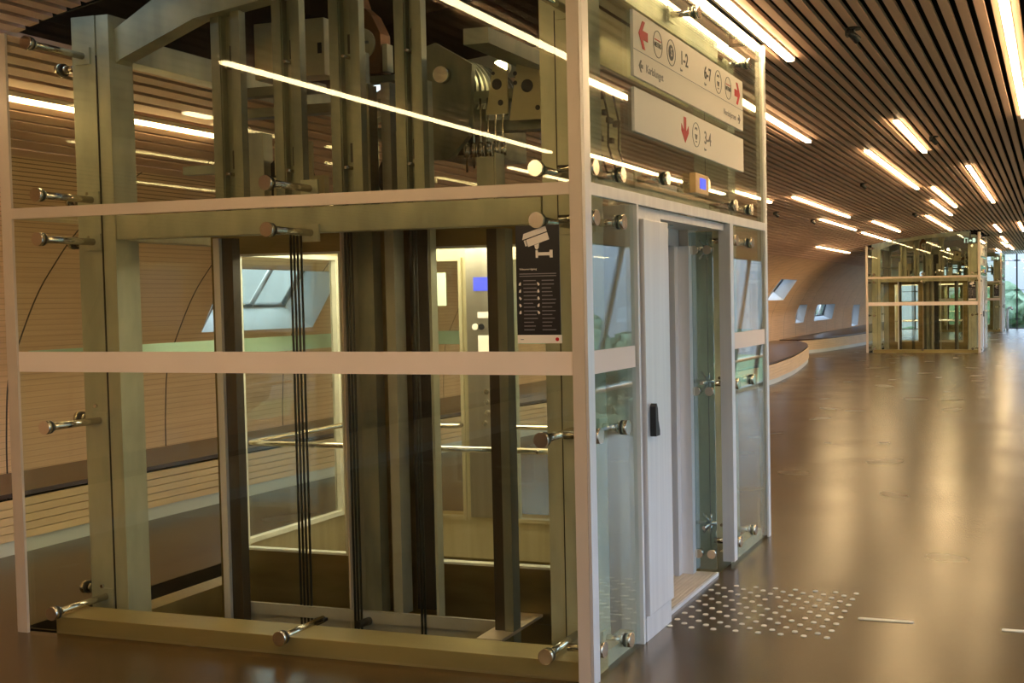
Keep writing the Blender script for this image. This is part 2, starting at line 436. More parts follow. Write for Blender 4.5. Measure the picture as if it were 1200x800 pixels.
# far end glazing
m = MB(); w = struct(m.box(-5.9, 3.6, Y1, Y1+.1, -.02, .04).build('window_8', FRAMEG))
for x in (-4.6, -3.05, -1.5, .22, 1.75, 3.3):
    o = MB().box(x-.035, x+.035, Y1, Y1+.12, 0, 3.6).build('window_mullion', FRAMEG); o.parent = w
for z in (.46, 1.84, 3.25):
    m = MB(); m.box(-5.9, 3.6, Y1+.13, Y1+.15, z-.012, z+.012)
    for x in (-4.6, -3.05, -1.5, .22, 1.75, 3.3): m.box(x-.13, x+.13, Y1-.02, Y1, z-.03, z+.03)
    o = m.build('window_bracket', FRAMEG); o.parent = w
o = MB().box(-5.9, 3.6, Y1+.16, Y1+.172, 0, 3.7).build('window_pane', G_W); o.parent = w

# outside: field and trees
struct(MB().box(-60, 60, 52.5, 160, -7.2, -7).box(5, 60, -60, 52.5, -7.2, -7).build('ground', GRASS))
def tree(x, y, top, r, label, seed, group=None):
    rnd = random.Random(seed); t = thing('tree', label, 'tree', (x, y, -7), group)
    m = MB(); m.cyl((x, y, -7), (x, y, top-r*.8), .3, 10, .12)
    for k in range(5):
        a = rnd.uniform(0, 6.28); m.cyl((x, y, top-r*1.9), (x+math.cos(a)*r*.6, y+math.sin(a)*r*.6, top-r*.8), .12, 6, .04)
    m.build('trunk', BARK, t)
    m = MB()
    cz = top-r*1.1
    for k in range(34):
        a = rnd.uniform(0, 6.28); e = rnd.uniform(-1, 1); q = rnd.uniform(.35, .82)*r
        c = Vector((x+math.cos(a)*math.sqrt(1-e*e)*q, y+math.sin(a)*math.sqrt(1-e*e)*q, cz+e*q*1.25))
        m.sphere(c, rnd.uniform(.2, .36)*r, rnd.uniform(.8, 1.2), rnd.uniform(.8, 1.2), rnd.uniform(.7, 1), 3)
    for v in m.bm.verts: v.co += Vector((rnd.uniform(-1, 1), rnd.uniform(-1, 1), rnd.uniform(-1, 1)))*.06*r
    m.build('crown', LEAF, t)
tree(-1.2, 70, 3.4, 4.8, 'broad green tree beyond the far end glazing', 1)
tree(5.0, 92, 7.5, 7.0, 'tallest rounded tree seen through the far end glazing', 2)
tree(-13, 84, 3.6, 5.0, 'green tree beyond the far glazing, behind the most distant lift', 3)
for k, (x, y) in enumerate([(15, -2), (17, 6), (14, 14), (18, 22), (15, 31), (19, 41), (16, -12), (29, 10), (30, 29)]):
    tree(x, y, 1.9+.5*math.sin(k*2.1), 4.3+.5*math.cos(k), 'bushy green tree mirrored in the side glass of the lifts', 10+k, 'trees outside the long glazed side')

# ------------------------------------------------------------------ benches along the wall
def bench(path, label, plank=True):
    pts = [Vector(p) for p in spline(path, 8)]
    def sweep(m, off, z0, z1, depth, wall=False):
        n = len(pts); A = []
        for i, p in enumerate(pts):
            d = (pts[min(i+1, n-1)]-pts[max(i-1, 0)]).normalized(); nr = Vector((d.y, -d.x))   # towards the walkway
            a = p+nr*off; b = Vector((-5.88, p.y)) if wall else a-nr*depth
            A.append([m.bm.verts.new((q.x, q.y, z)) for q, z in ((a, z0), (a, z1), (b, z1), (b, z0))])
        for P, Q in zip(A, A[1:]):
            for k in range(4): m.bm.faces.new((P[k], Q[k], Q[(k+1) % 4], P[(k+1) % 4]))
        m.bm.faces.new(A[0][::-1]); m.bm.faces.new(A[-1])
    t = thing('bench', label, 'bench', (path[0][0], path[0][1], 0))
    m = MB(); sweep(m, -.02, 0, .098, .05); m.build('plinth', PLINTH, t)
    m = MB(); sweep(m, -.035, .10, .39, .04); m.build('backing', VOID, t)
    m = MB(); z = .102
    for k in range(5): sweep(m, 0, z, z+.052, .03); z += .0575
    m.build('slat_front', BOARD, t)
    m = MB(); sweep(m, -.03, .40, .43, 0, True); m.build('seat_top', SEAT, t)
bench([(-4.96, -10.9), (-4.96, -4), (-4.96, 0), (-4.96, 3.4), (-4.72, 6.5), (-4.15, 10), (-3.6, 13.5), (-3.33, 16.6), (-3.37, 18), (-3.6, 20.5), (-4.17, 24.4), (-4.75, 26.6), (-5.3, 27.6)],
      'near timber-fronted wall bench, running behind the large lift and bulging into the walkway')
bench([(-5.3, 28.3), (-4.9, 29.2), (-4.55, 31.5), (-4.25, 35), (-4.1, 38.5), (-4.3, 43), (-4.9, 48), (-5.2, 51)],
      'far timber-fronted wall bench, running on towards the second lift')

# ------------------------------------------------------------------ ceiling strip lights
for i, (x, a, b) in enumerate(lights):
    z = zc(x)
    if a < 0: where = 'warm white ceiling light strip mirrored in the front glass of the near lift'
    elif x > 1.9: where = 'warm white ceiling light strip on the window side, mirrored in the side glass'
    else: where = None
    names = {0: 'light strip ending just past the top corner of the near lift', 1: 'light strip that starts behind the upper direction sign', 2: 'short light strip, first in the ceiling beyond the near lift on the walkway side',
             3: 'long light strip in mid ceiling, left of the short one over the walkway', 4: 'light strip over the walkway right of mid ceiling', 5: 'long light strip low on the left ceiling slope, beside the near lift glass',
             6: 'shorter light strip just beyond the long low one on the left slope', 7: 'highest of three stepped light strips before the second lift', 8: 'middle of three stepped light strips before the second lift',
             9: 'lowest of three stepped light strips, ending over the second lift', 10: 'upper of two light strips above the left top corner of the second lift', 11: 'lower of two light strips above the left top corner of the second lift',
             12: 'lowest light strip on the left, just above the bare timber wall', 13: 'bright light strip seen through the top left glass of the near lift', 14: 'first small distant light strip right of the second lift',
             15: 'second small distant light strip right of the second lift', 16: 'farthest small light strip before the end glazing', 17: 'long very bright light strip at the top right edge',
             18: 'light strip end peeping out beside the far top edge of the near lift', 19: 'small distant light strip at the right picture edge', 20: 'small distant light strip above the most distant lift, on its walkway side',
             21: 'tiny light strip over the most distant lift', 28: 'light strip inside the top of the near lift shaft above the sign'}  # strip in the shaft is added in place of a mirrored ceiling light
    lab = names.get(i, where)
    t = thing('ceiling_light_strip', lab[:200], 'ceiling light', (x, (a+b)/2, z), None if i in names else ('light strips over the window side' if a >= 0 else 'light strips behind the viewer'))
    MB().box(x-.034, x+.034, a, b, z-.012, z+.06).build('housing', ALUS, t)
    MB().box(x-.028, x+.028, a+.01, b-.01, z-.032, z-.0125).build('diffuser', LIGHTM, t)
# spotlights / loudspeakers between the boards
for (x, y, l) in ((.67, 3.17, 'black ceiling spotlight nearest the viewer, right of the near lift'), (.64, 8.83, 'small black ceiling spotlight right of the short light strip'),
                  (-2.89, 15.67, 'black ceiling spotlight beside the far top edge of the near lift'), (-.92, 13.41, 'small grey ceiling spotlight left of the long mid light strip'),
                  (-2.77, 18.4, 'dark ceiling spotlight beside the low left light strips'), (-.95, 20.5, 'tiny ceiling spotlight before the second lift')):
    z = zc(x); t = thing('ceiling_spotlight', l, 'spotlight', (x, y, z))
    MB().cyl((x, y, z+.02), (x, y, z-.05), .012, 8).cyl((x, y, z-.002), (x, y, z-.012), .05, 16).build('mount', BLACK, t)
    MB().cyl((x-.03, y-.05, z-.03), (x+.02, y+.04, z-.075), .022, 16, .03).box(x-.05, x-.035, y-.05, y+.02, z-.06, z-.01).build('housing', BLACK, t)
    MB().cyl((x+.0204, y+.0404, z-.0754), (x+.024, y+.045, z-.078), .022, 16).build('lens', CHROME, t)

# ------------------------------------------------------------------ the lift
LB = (-1.65, 1.64, 0)
shaft = thing('lift_shaft', 'near glazed lift shaft filling the left half, steel frame behind point-fixed glass', 'lift shaft', LB)
def topz(x): return zc(x)-.03
# glass
def pane(name, pts, ax, a, b, mat): return MB().prism(pts, ax, a, b).build(name, mat, shaft)
g = [pane('glass_pane', [(-3.3, .02), (0-.012, .02), (-.012, 2.215), (-3.3, 2.215)], 1, 0, .012, G_F)]
pane('glass_pane', [(-3.3, 2.225), (-.012, 2.225), (-.012, 3.5)]+[(x, topz(x)) for x in (-.8, -1.6, -2.4)]+[(-3.3, topz(-3.3))], 1, 0, .012, G_F)
g2 = box('glass_pane', G_S, shaft, -.012, 0, .0, .615, .02, 2.215); g3 = box('glass_pane', G_S, shaft, -.012, 0, 2.375, 3.28, .02, 2.215)
box('glass_pane', G_S, shaft, -.012, 0, 0, 3.28, 2.225, 3.5)
g4 = box('glass_pane', G_B, shaft, -3.3, -3.288, .014, 3.26, .02, 2.215); box('glass_pane', G_B, shaft, -3.3, -3.288, .014, 3.26, 2.225, topz(-3.3))
g5 = box('glass_pane', G_B, shaft, -3.286, -.014, 3.268, 3.28, .02, 2.215); box('glass_pane', G_B, shaft, -3.286, -.014, 3.268, 3.28, 2.225, topz(-3.3))
# safety bands on the glass
z0, z1 = 1.392, 1.4975
box('safety_band', WHITE, g[0], -3.24, -.06, -.006, -.001, z0, z1)
box('safety_band', WHITE, g2, .001, .005, .062, .60, z0, z1); box('safety_band', WHITE, g3, .001, .005, 2.38, 3.215, z0, z1)
FROST = simple('frosted_band', (.50, .70, .52), .6, 0, (.46, .66, .50), 2)
box('safety_band', FROST, g4, -3.287, -3.284, .1, 3.2, z0, z1); box('safety_band', FROST, g5, -3.2, -.1, 3.263, 3.267, z0, z1)
# edge trims: uprights and the joint bar
for a in ((-3.302, -3.242, -.016, -.001, 0, topz(-3.3)), (-.06, .0, -.016, -.001, 0, 3.5), (-3.242, -.06, -.016, -.001, 2.194, 2.25)):
    box('edge_trim', ALUS, shaft, *a, bevel=.002)
for a in ((.001, .016, -.016, .055, 0, 3.5), (.001, .016, 3.225, 3.285, 0, 3.5), (.001, .016, .055, 3.225, 2.194, 2.25)):
    box('edge_trim', ALU, shaft, *a, bevel=.002)
for a in ((-3.312, -3.303, -.014, .04, 0, 3.1), (-3.312, -3.303, 3.22, 3.28, 0, 3.1), (-3.312, -3.303, .04, 3.22, 2.2, 2.24), (-3.2, -.06, 3.281, 3.291, 2.2, 2.24), (-.06, 0, 3.281, 3.291, 0, 3.4)):
    box('edge_trim', ALUS, shaft, *a)
# columns: pairs of channel sections with a dark seam
def column(xo, xs_, xi, y0, y1):
    lo, hi = min(xo, xs_), max(xo, xs_)
    c = MB().box(lo, hi, y0, y1, -.7, topz(-2.4)).box(min(xs_, xi)+.006, max(xs_, xi)-.0, y0+.004, y1, -.7, topz(-2.4)).build('column', GALV, shaft, .004)
    sx_ = xs_; box('column_seam', BLACK, c, sx_-.004 if xo > xs_ else sx_, sx_ if xo > xs_ else sx_+.005, y0-.001, y0+.03, .0, 3.1)
    for z in (.12, 1.13, 2.06, 2.30): MB().cyl(((lo+hi)/2, y0, z+.05), ((lo+hi)/2, y0-.012, z+.05), .011, 6).build('bolt', CHROME, c)
column(-3.18, -3.02, -2.93, .35, .52); column(-.12, -.28, -.37, .35, .52)
column(-3.18, -3.02, -2.93, 2.76, 2.93); column(-.12, -.28, -.37, 2.76, 2.93)
# ring beams
for a in ((-2.925, -.375, .36, .46, 2.095, 2.225), (-2.925, -.375, 2.80, 2.90, 2.095, 2.225), (-3.12, -3.0, .525, 2.755, 2.095, 2.225), (-.30, -.18, .525, 2.755, 2.26, 2.36),
          (-3.12, -2.98, .525, 2.755, 3.10, 3.24), (-.34, -.18, .525, 2.755, 3.30, 3.44)):
    box('beam', GALV, shaft, *a, bevel=.004)
box('beam', GALVD, shaft, -.86, -.72, .52, 2.4, 3.02, 3.10)
m = MB().prism([(-3.02, 3.0), (-2.9, 3.08), (-2.4, 3.26), (-1.65, 3.36), (-.3, 3.44), (-.3, 3.56), (-1.65, 3.52), (-2.6, 3.42), (-3.02, 3.2)], 1, .40, .50); m.build('beam', GALV, shaft)
m = MB().prism([(-3.02, 3.0), (-2.9, 3.08), (-2.4, 3.26), (-1.65, 3.36), (-.3, 3.44), (-.3, 3.56), (-1.65, 3.52), (-2.6, 3.42), (-3.02, 3.2)], 1, 2.78, 2.88); m.build('beam', GALV, shaft)
box('reflected_glow_panel', PALE, shaft, -.36, -.345, .56, 2.6, 2.99, 3.285)  # pale board added to imitate a yellow reflection above the sign
# curbs round the pit
CURB = simple('curb_steel', (.46, .35, .15), .42, .5, (.33, .25, .11), 3, (.3, 1, 1))
box('curb', CURB, shaft, -3.10, -.02, .035, .24, -.6, .085, bevel=.004)
box('curb', CURB, shaft, -3.10, -2.94, .525, 3.04, -.6, .0, bevel=.004)
box('curb', CURB, shaft, -2.97, -.4, 3.05, 3.22, -.6, .085, bevel=.004)
box('curb', GALV, shaft, -.11, -.03, .25, .62, -.6, .07); box('curb', GALV, shaft, -.11, -.03, 2.39, 3.2, -.6, .07)
# upper uprights: folded channels with slots and bolts
SLOTM = BLACK
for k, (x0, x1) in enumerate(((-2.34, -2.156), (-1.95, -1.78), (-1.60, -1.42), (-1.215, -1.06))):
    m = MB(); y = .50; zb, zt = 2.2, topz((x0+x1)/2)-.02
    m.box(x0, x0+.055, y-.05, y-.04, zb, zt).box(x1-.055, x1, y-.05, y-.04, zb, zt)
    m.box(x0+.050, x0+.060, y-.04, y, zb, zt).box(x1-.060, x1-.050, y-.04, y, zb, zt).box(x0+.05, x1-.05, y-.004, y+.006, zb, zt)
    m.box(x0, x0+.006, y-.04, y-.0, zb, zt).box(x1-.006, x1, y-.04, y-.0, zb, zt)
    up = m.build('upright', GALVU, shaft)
    for z in (2.46, 3.02): box('slot', SLOTM, up, (x0+x1)/2-.008, (x0+x1)/2+.008, y-.008, y-.0045, z, z+.10)
    for z in (2.43, 3.0):
        MB().cyl(((x0+x1)/2, y-.004, z), ((x0+x1)/2-.005, y-.06, z), .009, 10).build('bolt', CHROME, up)
# lower uprights and centre guide frame
box('guide_post', ALU, shaft, -2.445, -2.405, .54, .62, -.5, 2.094); box('guide_post', BROWN, shaft, -2.404, -2.335, .56, .62, -.5, 2.094)
box('guide_post', BROWN, shaft, -.772, -.712, .55, .61, -.5, 2.094); box('guide_post', GALVD, shaft, -.711, -.662, .54, .62, -.5, 2.094)
for x0, x1, y0, y1, mt in ((-1.70, -1.628, .70, .74, GALVD), (-1.624, -1.525, .68, .76, GALVU), (-1.52, -1.455, .80, .84, GALVD), (-1.452, -1.395, .68, .78, ALUG), (-1.39, -1.275, .82, .87, BLACK)):
    box('guide_panel', mt, shaft, x0, x1, y0, y1, .03, 2.9, bevel=.003)
box('guide_rail', ALUS, shaft, -1.716, -1.706, .66, .72, -.6, 2.9)
box('guide_rail', GALV, shaft, -1.20, -1.185, .70, .76, -.6, 2.9)
# bottom rails
box('pit_rail', RAILG, shaft, -2.5, -.72, .64, .66, -.012, .052); box('pit_rail', RAILG, shaft, -2.5, -.76, .66, .69, -.078, -.016)
MB().cyl((-1.60, .56, .0), (-1.58, .64, 0), .022, 14).build('stop_buffer', BLACK, shaft)
box('foot_plate', SILL, shaft, -.80, -.66, .40, .95, .02, .035)
# standoff fixings: rod, disc, plate
def standoff(p, d, L, plate=True, leg=0):
    p = Vector(p); d = Vector(d)
    m = MB().cyl(p+d*.030, p+d*L, .019, 14).cyl(p+d*.0135, p+d*.032, .024, 14)
    o = m.build('standoff', CHROME, shaft)
    q = p-d*.0015
    MB().cyl(q-d*.022, q, .036, 20).build('disc', CHROME, o)
    MB().cyl(p+d*.0005+Vector((0, 0, 0)), p+d*.013, .035, 20).build('gasket', BLACK, o)
    if plate:
        side = Vector((0, 0, 1)).cross(d)
        c = p+d*(L-.012)
        m = MB(); a = c-side*.05-Vector((0, 0, .045)); b = c+side*.05+Vector((0, 0, .045))-d*(-.011)
        m.box(min(a.x, b.x), max(a.x, b.x), min(a.y, b.y), max(a.y, b.y), a.z, b.z); m.build('bracket', GALV, o)
    if leg:
        e = p+d*(L-.03); MB().box(e.x-.03, e.x+.03, e.y, e.y+.03, .086, e.z+.01).build('bracket', BLACK, o)
for z in (.115, 1.10, 2.085, 2.315, 3.10):
    if z < 3: standoff((-3.07, 0, z), (0, 1, 0), .35)
    else: standoff((-3.098, 0, 3.10), (0, 1, 0), .35); standoff((-3.3, .40, 3.05), (1, 0, 0), .11, False)
    standoff((-.22, 0, z), (0, 1, 0), .35)
for z in (.09, 2.09, 2.315): standoff((-1.65, 0, z), (0, 1, 0), .33, z > 1, leg=(z < 1))
for y in (.10, .44, 2.45, 2.84):
    for z in (.13 if y != .44 else .075, 1.11 if y < 2 else 1.165, 2.095, 2.32): standoff((0, y, z), (-1, 0, 0), .118 if y in (.44, 2.84) else .16, y in (.44, 2.84))
for y, z in ((1.10, 2.365), (1.83, 2.40), (1.7, 3.38), (2.84, 3.3)): standoff((0, y, z), (-1, 0, 0), .16)
for y in (.44, 2.84):
    for z in (1.1, 2.32): standoff((-3.3, y, z), (1, 0, 0), .10)
    for z in (.13, 2.09): standoff((-3.3, y, z), (1, 0, 0), .10)
# door portal on the walkway side
m = MB().box(-.10, .02, .617, .642, .0, 2.193); m.build('portal_post', ALU, shaft, .002)
m = MB().box(-.06, .018, 2.30, 2.372, .03, 2.193); m.build('portal_post', ALU, shaft, .002)
box('portal_post', ALUS, shaft, -.30, -.20, 2.10, 2.26, .0, 2.26)
for z in (.30, 1.20, 2.03):
    m = MB()
    for dx, dz in ((-.05, -.06), (.0, .06), (-.05, .06), (0, -.06)): m.cyl((-.10, 2.18, z), (-.10+dx, 2.18, z+dz), .008, 8)
    m.cyl((-.2, 2.18, z), (-.06, 2.18, z), .012, 10).cyl((-.10, 2.02, z), (-.10, 2.2, z), .012, 10); m.build('spider_bracket', CHROME, shaft)
box('lintel', ALU, shaft, -.25, -.02, .65, 2.29, 2.15, 2.193)
for yy in (.8, 1.55, 2.0): MB().cyl((-.13, yy, 2.149), (-.13, yy, 2.142), .022, 14).build('lintel_lamp', CHROME, shaft)
# cabinet beside the door
cab = box('door_cabinet', ALU, shaft, -.22, .038, .665, 1.035, .13, 2.125, bevel=.006)
box('cabinet_base', ALU, shaft, -.22, .022, .655, 1.035, .0, .128, bevel=.003)
box('cabinet_cap', ALU, shaft, -.22, .012, .655, .99, 2.127, 2.149)
m = MB().prism([(.705, 1.035), (.705, 1.185), (.722, 1.2), (.738, 1.175), (.745, 1.11), (.765, 1.06), (.765, 1.035)], 0, .039, .07); m.build('handle', BLACK, cab)
# landing doors, jambs, header, sill
d1 = box('sliding_door', STEEL, shaft, -.30, -.27, 1.12, 1.545, .025, 2.04, bevel=.002); d2 = box('sliding_door', STEEL, shaft, -.30, -.27, 1.555, 1.96, .025, 2.04, bevel=.002)
box('door_groove', BLACK, d2, -.2695, -.267, 1.84, 1.856, .12, 1.95)
box('door_jamb', ALU, shaft, -.262, -.225, 1.905, 1.97, .02, 2.045); box('door_jamb', ALU, shaft, -.25, -.155, 1.972, 2.03, .02, 2.045); box('door_jamb', ALU, shaft, -.262, -.225, 1.04, 1.12, .02, 2.045)
h = box('door_header', STEEL, shaft, -.30, -.252, 1.04, 1.73, 2.048, 2.42); box('door_header', ALU, shaft, -.30, -.256, 1.735, 2.09, 2.048, 2.42)
m = MB().box(-.30, -.035, 1.04, 2.06, -.05, .018)
for k in range(9): m.box(-.26+k*.025, -.25+k*.025, 1.045, 2.0, .018, .021)
m.build('sill', SILL, shaft)
box('sill_edge', ALU, shaft, -.034, -.018, 1.04, 2.06, -.05, .02)
# glass fin closing the recess
fin = box('glass_fin', G_FIN, shaft, -.175, -.022, 2.035, 2.047, .04, 2.13)
for z in (.14, 1.15, 2.02):
    for x in (-.135, -.05): MB().cyl((x, 2.0345, z), (x, 2.012, z), .028, 18).build('fin_disc', CHROME, fin)

# ---- the lift car
car = thing('lift_car', 'lit cream steel and glass car standing in the near lift shaft', 'lift car', (-1.65, 1.5, 0))
cx0, cx1, cy0, cy1 = -2.75, -.42, .88, 2.16
# front (towards viewer) and rear walls with two window openings each
def carwall(y0, y1, win, mat, zb, zt):
    m = MB(); xs = [cx0]+[v for w in win for v in w[:2]]+[cx1]
    for i in range(0, len(xs), 2): m.box(xs[i], xs[i+1], y0, y1, zb, zt)
    for a, b, w0, w1 in win: m.box(a, b, y0, y1, zb, w0).box(a, b, y0, y1, w1, zt)
    return m.build('wall_panel', mat, car)
FW = [(-2.58, -1.865, .29, 2.02), (-1.405, -.55, .28, 2.03)]
BW = [(-2.55, -1.795, .26, 2.02), (-1.435, -.55, .26, 2.02)]
carwall(cy0, cy0+.015, FW, DARKPANEL, -.02, 2.16); carwall(cy0+.016, cy0+.035, FW, CREAM, -.0, 2.12)
carwall(cy1-.035, cy1-.016, BW, CREAM, .0, 2.12); carwall(cy1-.015, cy1, BW, DARKPANEL, -.02, 2.16)
def wframe(axis, fixed, win, t=.022, d=.02, mat=CREAM):
    a, b, w0, w1 = win; m = MB()
    for p in ((a, a+t, w0, w1), (b-t, b, w0, w1), (a+t, b-t, w0, w0+t), (a+t, b-t, w1-t, w1)):
        if axis == 1: m.box(p[0], p[1], fixed, fixed+d, p[2], p[3])
        else: m.box(fixed, fixed+d, p[0], p[1], p[2], p[3])
    o = m.build('window_frame', mat, car)
    if axis == 1: box('pane', G_C, o, a+t, b-t, fixed+.006, fixed+.014, w0+t, w1-t)
    else: box('pane', G_C, o, fixed+.006, fixed+.014, a+t, b-t, w0+t, w1-t)
LINER = simple('white_gasket', (.80, .78, .66), .4, .1)
for w in FW: wframe(1, cy0-.012, w, .012, .05, LINER)
for w in BW: wframe(1, cy1-.055, w, .022, .06, CREAM)
m = MB(); L0, L1 = 1.00, 2.05
m.box(cx0, cx0+.03, cy0+.036, L0, 0, 2.12).box(cx0, cx0+.03, L1, cy1-.036, 0, 2.12).box(cx0, cx0+.03, L0, L1, 0, .27).box(cx0, cx0+.03, L0, L1, 2.05, 2.12); m.build('wall_panel', CREAM, car)
wframe(0, cx0-.005, (L0, L1, .27, 2.05), .03, .05, LINER)
# car door side
box('car_door', STEEL, car, cx1-.03, cx1, 1.12, 1.54, .0, 2.05); box('car_door', STEEL, car, cx1-.03, cx1, 1.545, 1.96, .0, 2.05)
m = MB().box(cx1-.04, cx1, cy0+.036, 1.115, 0, 2.12).box(cx1-.04, cx1, 1.965, cy1-.036, 0, 2.12).box(cx1-.04, cx1, 1.115, 1.965, 2.055, 2.12); m.build('wall_panel', CREAM, car)
box('floor_plate', simple('car_floor', (.20, .16, .10), .4), car, cx0, cx1, cy0, cy1, -.06, -.021)
box('skirt', DARKPANEL, car, cx0, cx1, cy0-.002, cy0+.02, -.22, -.022)
box('roof_panel', BROWN, car, cx0, cx1, cy0, cy1, 2.165, 2.21)
cp = box('ceiling_panel', simple('car_ceiling', (.7, .65, .5), .4, .2), car, cx0+.035, cx1-.045, cy0+.04, cy1-.04, 2.122, 2.16)
for y in (1.12, 1.5, 1.88): box('ceiling_lamp', CARL, cp, cx0+.12, cx1-.12, y-.07, y+.07, 2.105, 2.1215)
# handrails
rail = MB(); z = .905
rail.tube([(-.6, .965, z), (-2.55, .965, z), (-2.59, .975, z), (-2.605, 1.01, z), (-2.605, 1.95, z), (-2.595, 1.99, z), (-2.56, 2.01, z), (-1.83, 2.01, z), (-1.80, 2.02, z), (-1.79, 2.06, z)], .0165, 12)
for p, q in (((-.7, .965, z), (-.7, .93, z)), ((-1.63, .965, z), (-1.63, .93, z)), ((-2.6, 1.5, z), (-2.72, 1.5, z)), ((-2.4, 2.01, z), (-2.4, 2.10, z))): rail.cyl(p, q, .009, 8)
rail.build('handrail', CHROME, car)
m = MB(); m.tube([(-1.44, 2.06, z), (-1.43, 2.02, z), (-1.40, 2.01, z), (-.6, 2.01, z)], .0165, 12).cyl((-.8, 2.01, z), (-.8, 2.1, z), .009, 8); m.build('handrail', CHROME, car)
# control panel on the rear wall
cpn = box('control_panel', STEEL, car, -1.76, -1.50, 2.105, 2.123, .28, 2.08, bevel=.002)
box('display', BLUE, cpn, -1.70, -1.585, 2.0975, 2.104, 1.795, 1.885)
box('name_plate', SIGNW, cpn, -1.675, -1.575, 2.1, 2.104, 1.615, 1.655)
box('notice', SIGNW, cpn, -1.675, -1.585, 2.1, 2.104, 1.27, 1.50)
for x, zz, mt in ((-1.695, 1.557, SIGNW), (-1.648, 1.557, SBLACK)): MB().cyl((x, 2.104, zz), (x, 2.096, zz), .021, 16).build('button', mt, cpn)
for zz in (.915, .985, 1.055, 1.125): MB().cyl((-1.64+(.018 if zz > .95 else -.0), 2.104, zz), (-1.64+(.018 if zz > .95 else 0), 2.096, zz), .018, 16).build('button', CHROME, cpn)
box('sticker', simple('pale_sticker', (.6, .72, .55), .5), car, -1.98, -1.90, 2.09, 2.096, 1.70, 1.92)

# ---- ropes
ropes = []
for k, x in enumerate((-2.03, -2.008, -1.986, -1.962)):
    o = MB().cyl((x, .66, -.6), (x, .66, 2.85), .0065, 8).build('hoist_rope', ROPE); o.location = (0, 0, 0)
    ropes.append(tag(o, 'thin dark rope, one of four before the left car window of the near lift', 'rope', 'ropes before the left car window of the near lift'))
for k, x in enumerate((-1.655, -1.635, -1.615)):
    ropes.append(tag(MB().cyl((x, .62, -.6), (x, .62, 2.85), .0065, 8).build('hoist_rope', ROPE), 'thin dark rope, one of three beside the centre panels of the near lift', 'rope', 'ropes beside the centre guide panels of the near lift'))
for k, x in enumerate((-1.255, -1.235)):
    ropes.append(tag(MB().cyl((x, .64, -.6), (x, .64, 2.85), .007, 8).build('hoist_rope', ROPE), 'thin dark rope, one of two by the right car window of the near lift', 'rope', 'ropes beside the right car window of the near lift'))

# ---- machinery at the top of the shaft
mach = thing('hoist_machine', 'grey hoist motor with brackets on steel beams in the top of the near lift shaft', 'hoist machine', (-1.2, 1.0, 2.5))
for a in ((-2.7, -.4, 1.02, 1.10, 2.83, 2.885), (-1.9, -.4, 1.02, 1.12, 2.66, 2.72), (-1.95, -1.25, .95, 1.03, 2.965, 3.0), (-2.7, -2.0, .9, .98, 2.93, 2.98)): box('support_beam', GALVD, mach, *a)
m = MB().cyl((-1.30, 1.0, 2.92), (-1.30, 1.7, 2.92), .19, 28).cyl((-1.30, .97, 2.92), (-1.30, 1.0, 2.92), .13, 28).box(-1.42, -1.05, 1.1, 1.6, 2.55, 2.80)
for k in range(10): m.cyl((-1.30, 1.08+k*.06, 2.92), (-1.30, 1.09+k*.06, 2.92), .205, 28)
m.build('motor', MACH, mach)
m = MB().prism([(-1.44, 3.07), (-1.22, 3.13), (-1.0, 3.0), (-1.03, 2.62), (-1.15, 2.5), (-1.38, 2.5)], 1, .86, .90); m.build('motor_plate', GALVU, mach)
m = MB().cyl((-1.17, .858, 2.95), (-1.17, .82, 2.95), .045, 18).cyl((-1.30, .858, 2.78), (-1.30, .83, 2.78), .03, 12); m.build('bearing', CHROME, mach)
# perforated plates
def holed(name, x0, x1, y, z0, z1, holes_, mat):
    o = MB().prism([(x0, z0), (x0+.05, z1), (x1, z1-.05), (x1, z0)], 1, y, y+.012).build(name, mat, mach)
    m = MB()
    for hx, hz, hr in holes_: m.cyl((hx, y-.001, hz), (hx, y-.003, hz), hr, 14)
    m.build('hole', BLACK, o)
holed('side_plate', -.97, -.84, .95, 2.74, 3.02, ((-.90, 2.90, .03), (-.88, 2.80, .016), (-.92, 2.96, .01)), PALE)
holed('side_plate', -.83, -.62, .95, 2.70, 3.0, ((-.72, 2.88, .035), (-.79, 2.95, .012), (-.79, 2.90, .012), (-.66, 2.76, .014)), PALE)
m = MB()
for k in range(6): m.cyl((-1.12+k*.045, 1.0, 2.44+.02*(k % 2)), (-1.12+k*.045, 1.0, 2.84), .006, 8).cyl((-1.12+k*.045, 1.0, 2.52), (-1.12+k*.045, 1.0, 2.60), .016, 10)
m.build('rope_anchor', CHROME, mach)
m = MB().box(-.98, -.88, .85, .95, 2.2, 2.50).box(-.875, -.865, .85, .95, 2.2, 2.52); m.build('bracket', GALV, mach)
m = MB().box(-2.45, -2.30, .8, .88, 2.2, 2.7).box(-1.66, -1.62, .75, .84, 2.25, 3.1).prism([(-1.66, 3.1), (-1.56, 3.0), (-1.56, 2.5), (-1.64, 2.35)], 1, .70, .72); m.build('bracket', GALV, mach)
m = MB().box(-1.30, -1.22, .58, .66, 2.2, 2.62).box(-2.95, -2.42, .9, .96, 2.5, 2.55); m.build('bracket', GALVD, mach)
for cxx, cz in ((-2.2, 2.42), (-1.45, 2.42)):
    m = MB().cyl((cxx, .86, cz), (cxx, .93, cz), .15, 28).cyl((cxx, .85, cz), (cxx, .86, cz), .05, 16); m.build('sheave', BLACK, mach)
    MB().prism([(cxx-.05, cz+.04), (cxx-.05, cz+.22), (cxx+.20, cz+.22), (cxx+.2, cz), (cxx+.16, cz)], 1, .83, .845).build('sheave_cover', PALE, mach)
m = MB()
for k in range(10): m.box(-1.52+k*.022, -1.508+k*.022, .80, .84, 2.34, 2.40)
m.box(-1.54, -1.25, .84, .90, 2.38, 2.41); m.build('cooling_comb', CHROME, mach)
